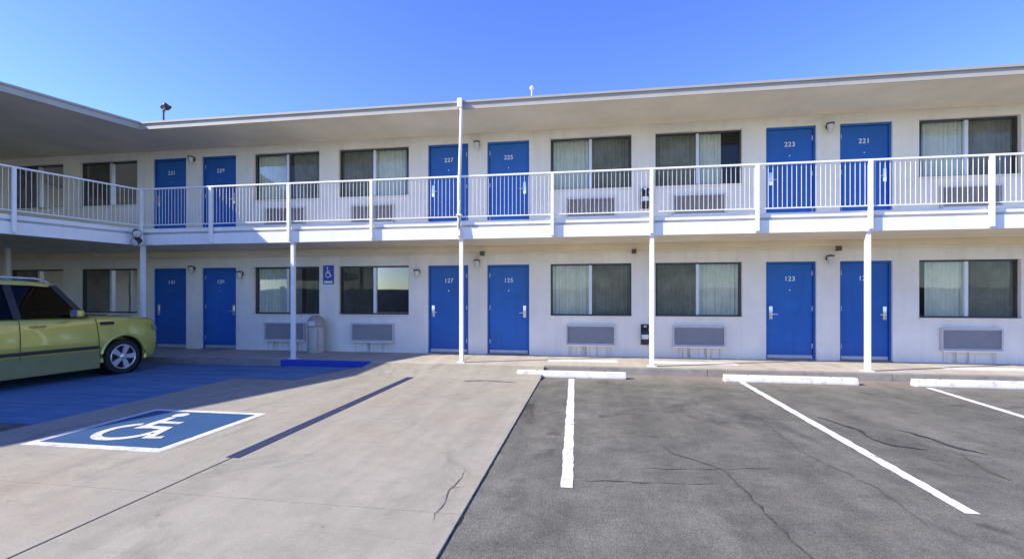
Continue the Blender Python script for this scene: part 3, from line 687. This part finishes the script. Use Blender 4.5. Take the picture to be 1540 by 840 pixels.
# ------------------------------------------------------------------ flood lights and roof vent
def flood(name, loc, label, twin, rotz=0.0, sc=1.0):
    f = empty(name, loc, rotz); tag(f, label, 'floodlight', None); f.scale = (sc,) * 3
    if twin:
        MB().tube([(0, 0, 0), (0, 0, 0.58)], 0.028, 10).obj('pole', M['bronze'], f, smooth=True)
        MB().lathe([(0.09, 0.0), (0.09, 0.012)], 14).obj('base_plate', M['bronze'], f)
        MB().box(-0.17, 0.08, -0.02, 0.02, 0.56, 0.60, 0.004).obj('cross_arm', M['bronze'], f)
        heads = [(-0.15, -0.03, 0.67, 1), (0.07, -0.03, 0.67, -1)]
    else:
        MB().box(-0.05, 0.05, 0.0, 0.03, -0.06, 0.06, 0.004).obj('mount', M['bronze'], f)
        MB().tube([(0, 0.0, 0), (0.02, -0.08, 0.02)], 0.018, 8).obj('arm', M['bronze'], f, smooth=True)
        heads = [(0.03, -0.13, 0.10, 1), (0.05, -0.12, -0.10, -1)]
    for (x, y, z, t_) in heads:
        h = MB(); h.lathe([(0.03, 0.09), (0.055, 0.07), (0.075, -0.05), (0.095, -0.085), (0.085, -0.087)], 16, 'y')
        o = h.obj('lamp_head', M['black'], f, (x, y, z), 0.5 * t_, smooth=True); o.rotation_euler[0] = R(28)
        MB().lathe([(0.084, -0.081), (0.083, -0.088), (0.05, -0.095), (0.004, -0.098)], 16, 'y').obj('lens', M['bulb'], o, smooth=True)
    return f
flood('floodlight', (-10.12, 10.1, ROOF), 'dark twin floodlight on a short pole on the roof corner', True, 2.6, 0.84)
flood('floodlight', (CORNER.x + 0.06, FRONT - 0.145, DECK0 + 0.16), 'dark floodlight fixed to the balcony corner above the green car', False, 0.5, 1.0)
v = empty('roof_vent', (-1.22, 10.5, ROOF)); tag(v, 'small white vent cap showing just above the roof line', 'vent')
MB().tube([(0, 0, 0), (0, 0, 0.55)], 0.014, 10).obj('vent_pipe', M['white'], v, smooth=True)
MB().lathe([(0.025, 0.545), (0.045, 0.555), (0.045, 0.60), (0.02, 0.63)], 14).obj('vent_cap', M['white'], v, smooth=True)

# ------------------------------------------------------------------ wheel stops
prof = [(-0.085, 0.0), (0.085, 0.0), (0.085, 0.035), (0.06, 0.118), (-0.06, 0.118), (-0.085, 0.035)]
def wheel_stop(name, x0, x1, y, z, label, sc=1.0, rz=0.0, group='white wheel stops at the head of the bays'):
    w = empty(name, ((x0 + x1) / 2, y, z), rz); tag(w, label, 'wheel stop', group); L = (x1 - x0) / 2
    m_ = MB(); m_.extr_x([(a * sc, b * sc) for a, b in prof], -L, L)
    bmesh.ops.bevel(m_.bm, geom=m_.bm.edges[:], offset=0.012, segments=2, profile=0.6, affect='EDGES')
    m_.obj('concrete_bar', M['stopwhite'], w)
    for q in (-0.62, 0.62):
        MB().lathe([(0.016, 0.11 * sc), (0.016, 0.122 * sc)], 8).obj('anchor_bolt', M['bronze'], w, (q * L, 0, 0))
wheel_stop('wheel_stop', -1.30, 0.68, 8.86, 0.0, 'white concrete wheel stop straddling the pad edge and the short white line', rz=0.006)
wheel_stop('wheel_stop', 2.36, 4.47, 8.88, 0.0, 'white concrete wheel stop in the bay before the right pair of doors', rz=-0.008)
wheel_stop('wheel_stop', 5.34, 7.45, 8.90, 0.0, 'white concrete wheel stop in the rightmost bay below the window', rz=0.004)
for x0, x1 in ((-0.84, 0.62), (1.36, 2.96), (6.62, 8.25)):  # thin pale strips laid flat on the walkway
    MB().box(x0, x1, 10.05 - D, 10.45 - D, WALK - 0.01, WALK + 0.004).obj('pale_strip', M['stopwhite'], walk)

# ------------------------------------------------------------------ green car
CAR_S = 1.06
hd = R(6.0)                                             # heading measured from the facade normal towards the right
hv = Vector((math.sin(hd), math.cos(hd))); lv_ = Vector((-hv.y, hv.x))
near_wheel = Vector((-8.86, 7.95)); org = near_wheel + lv_ * 0.86 * CAR_S
car = empty('parked_car', (org.x, org.y, 0.0), math.atan2(hv.y, hv.x)); car.scale = (CAR_S,) * 3
tag(car, 'boxy olive green hatchback parked in the shade at the left edge', 'car')
def car_section(x, hw, zb, zt, crown=0.03):
    return [(x, 0, zb), (x, hw * 0.80, zb), (x, hw * 0.90, zb + 0.04), (x, hw * 0.95, zb + 0.16), (x, hw, zb + (zt - zb) * 0.42), (x, hw * 0.998, zb + (zt - zb) * 0.60),
            (x, hw * 0.965, zt - 0.13), (x, hw * 0.93, zt - 0.05), (x, hw * 0.84, zt - 0.005), (x, hw * 0.5, zt + crown * 0.8), (x, 0, zt + crown)]
ST = [(0.80, 0.52, 0.28, 0.86), (0.785, 0.64, 0.23, 0.92), (0.73, 0.745, 0.21, 0.965), (0.62, 0.82, 0.20, 1.0), (0.45, 0.86, 0.20, 1.025), (0.2, 0.88, 0.20, 1.045), (-0.1, 0.888, 0.20, 1.06), (-0.45, 0.89, 0.20, 1.07),
      (-1.0, 0.89, 0.20, 1.07), (-1.7, 0.89, 0.20, 1.09), (-2.4, 0.89, 0.20, 1.11), (-2.9, 0.88, 0.21, 1.13), (-3.15, 0.85, 0.23, 1.13), (-3.28, 0.78, 0.28, 1.10), (-3.31, 0.62, 0.34, 1.04)]
bm = bmesh.new(); rings = []
for (x, hw, zb, zt) in ST:
    s = car_section(x, hw, zb, zt); full = s + [(p[0], -p[1], p[2]) for p in s[-2:0:-1]]
    rings.append([bm.verts.new(p) for p in full])
for a, b in zip(rings, rings[1:]):
    n = len(a)
    for k in range(n): bm.faces.new((a[k], a[(k + 1) % n], b[(k + 1) % n], b[k]))
bm.faces.new(rings[0][::-1]); bm.faces.new(rings[-1]); bmesh.ops.recalc_face_normals(bm, faces=bm.faces[:])
me = bpy.data.meshes.new('body'); bm.to_mesh(me); bm.free()
tmp = bpy.data.objects.new('tmp_body', me); COL.objects.link(tmp)
ss = tmp.modifiers.new('s', 'SUBSURF'); ss.levels = 2; ss.render_levels = 2
cuts = []
for x in (0.0, -2.55):
    for sgn in (-1, 1):
        c_ = MB(); c_.lathe([(0.375, 0.60), (0.375, 1.2)], 36, 'y', (x, 0, 0.335))
        if sgn < 0: c_.bm.transform(Matrix.Scale(-1, 4, (0, 1, 0)))
        cm = c_.mesh('cut'); co = bpy.data.objects.new('tmp_cut', cm); COL.objects.link(co); cuts.append(co)
        bo = tmp.modifiers.new('b', 'BOOLEAN'); bo.object = co; bo.operation = 'DIFFERENCE'; bo.solver = 'EXACT'
dg = bpy.context.evaluated_depsgraph_get(); bme = bpy.data.meshes.new_from_object(tmp.evaluated_get(dg))
for o in cuts + [tmp]: bpy.data.objects.remove(o)
bme.materials.clear(); bme.polygons.foreach_set('use_smooth', [True] * len(bme.polygons)); bme.set_sharp_from_angle(angle=R(35))
link('body', bme, M['carpaint'], car)
# greenhouse: pillars, glass and roof
def gh(x, z):                                            # half width of the cabin at height z
    return 0.835 - (z - 1.05) * 0.36
ZB, ZT = 1.05, 1.585
A0, A1 = (-0.60, ZB), (-0.96, ZT)                        # windscreen foot and head
T0, T1 = (-3.22, ZB + 0.05), (-3.02, ZT)
def side_pt(x, z, sgn, inset=0.0): return (x, sgn * (gh(x, z) - inset), z)
for sgn, nm in ((-1, 'r'), (1, 'l')):
    def pil(xa, xb, xc, xd, mat, name='pillar'):
        m_ = MB()
        o = [side_pt(xa, ZB, sgn), side_pt(xb, ZB, sgn), side_pt(xd, ZT, sgn), side_pt(xc, ZT, sgn)]
        i_ = [(p[0], p[1] - sgn * 0.05, p[2]) for p in o]
        m_.quad(*o); m_.quad(*i_[::-1])
        for k in range(4): m_.quad(o[k], o[(k + 1) % 4], i_[(k + 1) % 4], i_[k])
        bmesh.ops.remove_doubles(m_.bm, verts=m_.bm.verts[:], dist=1e-5); m_.obj(name, mat, car)
    pil(-0.54, -0.65, -0.90, -1.00, M['black'])
    pil(-1.46, -1.56, -1.50, -1.60, M['black'])
    pil(-2.42, -2.55, -2.42, -2.55, M['carpaint'])
    pil(-2.98, -3.22, -2.90, -3.03, M['carpaint'])
    for (xa, xb, xc, xd) in ((-0.65, -1.46, -1.00, -1.50), (-1.56, -2.42, -1.60, -2.42), (-2.55, -2.98, -2.55, -2.90)):
        m_ = MB(); m_.quad(side_pt(xa, ZB, sgn, 0.012), side_pt(xb, ZB, sgn, 0.012), side_pt(xd, ZT, sgn, 0.012), side_pt(xc, ZT, sgn, 0.012)); m_.obj('side_window', M['carglass'], car)
m_ = MB(); n = 8; rowa = []; rowb = []
for k in range(n + 1):
    u = -1 + 2 * k / n
    rowa.append((A0[0] + 0.12 * (1 - u * u), u * (gh(0, ZB) - 0.03), ZB)); rowb.append((A1[0] + 0.10 * (1 - u * u), u * (gh(0, ZT) - 0.03), ZT))
for k in range(n): m_.quad(rowa[k], rowa[k + 1], rowb[k + 1], rowb[k])
bmesh.ops.remove_doubles(m_.bm, verts=m_.bm.verts[:], dist=1e-5); m_.obj('windscreen', M['carglass'], car, smooth=True)
m_ = MB(); m_.quad((T0[0], -0.78, T0[1]), (T0[0], 0.78, T0[1]), (T1[0], 0.62, T1[1]), (T1[0], -0.62, T1[1])); m_.obj('rear_window', M['carglass'], car)
# roof
bm = bmesh.new(); prev = None
for (x, dz, hwf) in ((-0.83, -0.045, 0.90), (-0.93, 0.0, 0.98), (-1.25, 0.045, 1.0), (-1.8, 0.065, 1.0), (-2.5, 0.055, 1.0), (-2.95, 0.03, 0.99), (-3.12, -0.005, 0.95), (-3.15, -0.04, 0.92)):
    hw = (gh(0, ZT) + 0.008) * hwf; row = []
    for u, dd in ((-1, -0.035), (-0.985, 0.0), (-0.9, 0.03), (-0.6, 0.05), (0, 0.06), (0.6, 0.05), (0.9, 0.03), (0.985, 0.0), (1, -0.035)):
        row.append(bm.verts.new((x, u * hw, ZT + dz * 0.6 + dd)))
    if prev:
        for k in range(len(row) - 1): bm.faces.new((prev[k], prev[k + 1], row[k + 1], row[k]))
    else: pass
    prev = row
bmesh.ops.recalc_face_normals(bm, faces=bm.faces[:]); bmesh.ops.solidify(bm, geom=bm.faces[:], thickness=0.03)
me = bpy.data.meshes.new('roof_panel'); bm.to_mesh(me); bm.free(); me.polygons.foreach_set('use_smooth', [True] * len(me.polygons)); me.set_sharp_from_angle(angle=R(50))
link('roof_panel', me, M['carpaint'], car)
for sgn in (-1, 1):
    MB().tube([(-1.0, sgn * 0.60, ZT + 0.045), (-1.15, sgn * 0.60, ZT + 0.10), (-1.9, sgn * 0.60, ZT + 0.115), (-2.7, sgn * 0.595, ZT + 0.10), (-2.85, sgn * 0.595, ZT + 0.05)], 0.017, 8).obj('roof_rail', M['chrome'], car, smooth=True)
# interior
MB().box(-3.0, -0.45, -0.72, 0.72, 1.085, 1.10).obj('interior_floor', M['seat'], car)
MB().box(-0.92, -0.60, -0.72, 0.72, 1.06, 1.13, 0.02).obj('dashboard', M['seat'], car)
for x in (-1.55, -2.45):
    for sgn in (-1, 1):
        m_ = MB(); m_.box(-0.07, 0.07, -0.24, 0.24, 1.05, 1.34, 0.04); st = m_.obj('seat_back', M['seat'], car, (x, sgn * 0.38, 0))
        MB().box(-0.045, 0.045, -0.12, 0.12, 1.35, 1.50, 0.03).obj('headrest', M['seat'], st)
m_ = MB(); pts = [(-1.04 + 0.06 * math.sin(a * math.pi / 8), 0.38 + 0.17 * math.cos(a * math.pi / 8), 1.13 + 0.16 * math.sin(a * math.pi / 8)) for a in range(17)]
m_.tube(pts, 0.014, 6, False).obj('steering_wheel', M['black'], car, smooth=True)
# wheels
def wheel(x, sgn):
    w = empty('wheel', (x, sgn * 0.775, 0.315)); w.parent = car
    MB().lathe([(0.205, -0.095), (0.255, -0.105), (0.295, -0.098), (0.314, -0.075), (0.315, 0.0), (0.314, 0.075), (0.295, 0.098), (0.255, 0.105), (0.205, 0.095)], 40, 'y', cap=False).obj('tyre', M['tyre'], w, smooth=True)
    MB().lathe([(0.212, -0.107), (0.222, -0.100), (0.220, -0.06), (0.200, -0.06), (0.200, -0.100), (0.212, -0.107)], 40, 'y', cap=False).obj('rim_ring', M['rim'], w, smooth=True)
    MB().lathe([(0.206, 0.0), (0.206, -0.03), (0.05, -0.03)], 32, 'y').obj('brake_disc', M['black'], w)
    hub = MB(); hub.lathe([(0.06, -0.05), (0.06, -0.095), (0.045, -0.108), (0.01, -0.11)], 20, 'y').obj('hub', M['rim'], w, smooth=True)
    for k in range(5):
        a = 2 * math.pi * k / 5 + 0.3; m_ = MB()
        prof_ = [(0.03, 0.05), (0.052, 0.215), (-0.052, 0.215), (-0.03, 0.05)]
        f = [m_.bm.verts.new((p[0], -0.098 if p[1] < 0.1 else -0.104, p[1])) for p in prof_]; b = [m_.bm.verts.new((p[0], -0.06, p[1])) for p in prof_]
        m_.bm.faces.new(f); m_.bm.faces.new(b[::-1])
        for q in range(4): m_.bm.faces.new((f[q], f[(q + 1) % 4], b[(q + 1) % 4], b[q]))
        m_.bm.transform(Matrix.Rotation(a, 4, 'Y')); m_.obj('spoke', M['rim'], w)
    if sgn > 0: w.rotation_euler[2] = math.pi
for x in (0.0, -2.55):
    for sgn in (-1, 1):
        wheel(x, sgn)
        ar = MB(); pts = []
        for k in range(19):
            a = R(-12 + 204 * k / 18); pts.append((x + 0.385 * math.cos(a), sgn * 0.885, 0.335 + 0.385 * math.sin(a)))
        ar.tube(pts, 0.03, 10).obj('wheel_arch', M['carpaint'], car, smooth=True)
        li = MB(); li.lathe([(0.374, 0.0), (0.374, 0.23)], 30, 'y', (x, 0.60 if sgn > 0 else -0.83, 0.335), cap=False); li.obj('arch_liner', M['black'], car)
# trim
def hw_at(x):
    for (xa, ha, *_), (xb, hb, *_) in zip(ST, ST[1:]):
        if xb <= x <= xa: return hb + (ha - hb) * (x - xb) / (xa - xb)
    return 0.85
for sgn in (-1, 1):
    m_ = MB(); m_.box(-2.12, -0.42, -0.012, 0.012, 0.50, 0.555, 0.006); m_.obj('door_moulding', M['black'], car, (0, sgn * 0.893, 0))
    m_ = MB(); m_.box(-2.16, -0.40, -0.03, 0.022, 0.16, 0.47, 0.02); m_.obj('sill', M['carlow'], car, (0, sgn * 0.86, 0))  # sill carried up the doors in a darker tone for painted shade
    for x in (-1.27, -2.2):
        h = MB(); h.tube([(-0.10, 0, 0), (-0.08, sgn * 0.035, 0.006), (0.08, sgn * 0.035, 0.006), (0.10, 0, 0)], 0.016, 8).obj('door_handle', M['carpaint'], car, (x, sgn * 0.862, 0.93), smooth=True)
    for x, x2 in ((-0.44, -0.40), (-1.50, -1.52), (-2.36, -2.15)):        # shut lines
        m_ = MB(); z = [0.31, 0.5, 0.7, 0.9, 1.02]; wv = [0.882, 0.896, 0.894, 0.870, 0.838]
        for (za, wa), (zb_, wb) in zip(zip(z, wv), zip(z[1:], wv[1:])):
            xa = x2 + (x - x2) * (za - 0.31) / 0.71; xb = x2 + (x - x2) * (zb_ - 0.31) / 0.71
            m_.quad((xa - 0.005, sgn * wa, za), (xa + 0.005, sgn * wa, za), (xb + 0.005, sgn * wb, zb_), (xb - 0.005, sgn * wb, zb_))
        m_.obj('door_shut_line', M['black'], car)
    m_ = MB(); m_.box(-0.10, 0.12, -0.012, 0.012, -0.03, 0.028, 0.01); m_.obj('fender_vent', M['black'], car, (0.02 - 0.30, sgn * 0.868, 0.935))
    # mirror
    mi = MB(); mi.box(-0.05, 0.05, -0.085, 0.085, -0.055, 0.06, 0.045); mir = mi.obj('door_mirror', M['carpaint'], car, (-0.80, sgn * 0.98, 1.12), smooth=True)
    MB().box(-0.061, -0.056, -0.08, 0.08, -0.05, 0.06).obj('mirror_glass', M['chrome'], mir)
    MB().tube([(0, sgn * -0.08, -0.03), (0, sgn * -0.18, -0.06)], 0.02, 8).obj('mirror_stalk', M['black'], mir, smooth=True)
    # headlamp and fog lamp
    m_ = MB()
    for k in range(6):
        a = k / 6; b = (k + 1) / 6
        def hp(u, zz): x = 0.56 + 0.24 * u; return (x + 0.012, sgn * (hw_at(min(x, 0.81)) * 0.975 + 0.006), zz)
        m_.quad(hp(a, 0.72 + 0.04 * (1 - a)), hp(b, 0.72 + 0.04 * (1 - b)), hp(b, 0.86 - 0.05 * b), hp(a, 0.86 + 0.02 * (1 - a) - 0.05 * a))
    m_.obj('headlamp', M['lens'], car, smooth=True)
    MB().lathe([(0.05, 0.0), (0.05, 0.02), (0.03, 0.03)], 14, 'y').obj('fog_lamp', M['lens'], car, (0.80, sgn * 0.55, 0.40), -math.pi / 2, smooth=True)
    m_ = MB(); m_.box(-0.02, 0.02, -0.06, 0.06, 0.80, 1.28, 0.015); m_.obj('tail_lamp', M['redlens'], car, (-3.235, sgn * 0.76, 0))
m_ = MB(); m_.box(0.77, 0.835, -0.40, 0.40, 0.34, 0.52, 0.02); m_.obj('lower_grille', M['black'], car)
m_ = MB(); m_.box(0.77, 0.815, -0.30, 0.30, 0.74, 0.80, 0.012); m_.obj('upper_grille', M['black'], car)
m_ = MB(); m_.box(-3.36, -3.27, -0.70, 0.70, 0.30, 0.55, 0.03); m_.obj('rear_bumper', M['carpaint'], car)
m_ = MB(); m_.quad((-0.74, -0.75, 1.106), (-0.74, 0.75, 1.106), (-0.46, 0.75, 1.100), (-0.46, -0.75, 1.100)); m_.obj('cowl', M['black'], car)

# ------------------------------------------------------------------ unseen wall added behind the camera to darken low pane reflections
bw = empty('reflection_wall', (0, -24, 0)); tag(bw, 'unseen tan block wall added behind the camera for the window reflections', 'wall')
for k in range(10):
    x = -40 + 8 * k
    MB().box(x + 0.2, x + 7.8, -0.1, 0.1, 0, 2.3).obj('reflection_wall_panel', M['kerbgrey'], bw)
    MB().box(x - 0.2, x + 0.2, -0.2, 0.2, 0, 2.5, 0.02).obj('reflection_wall_pier', M['kerbgrey'], bw)
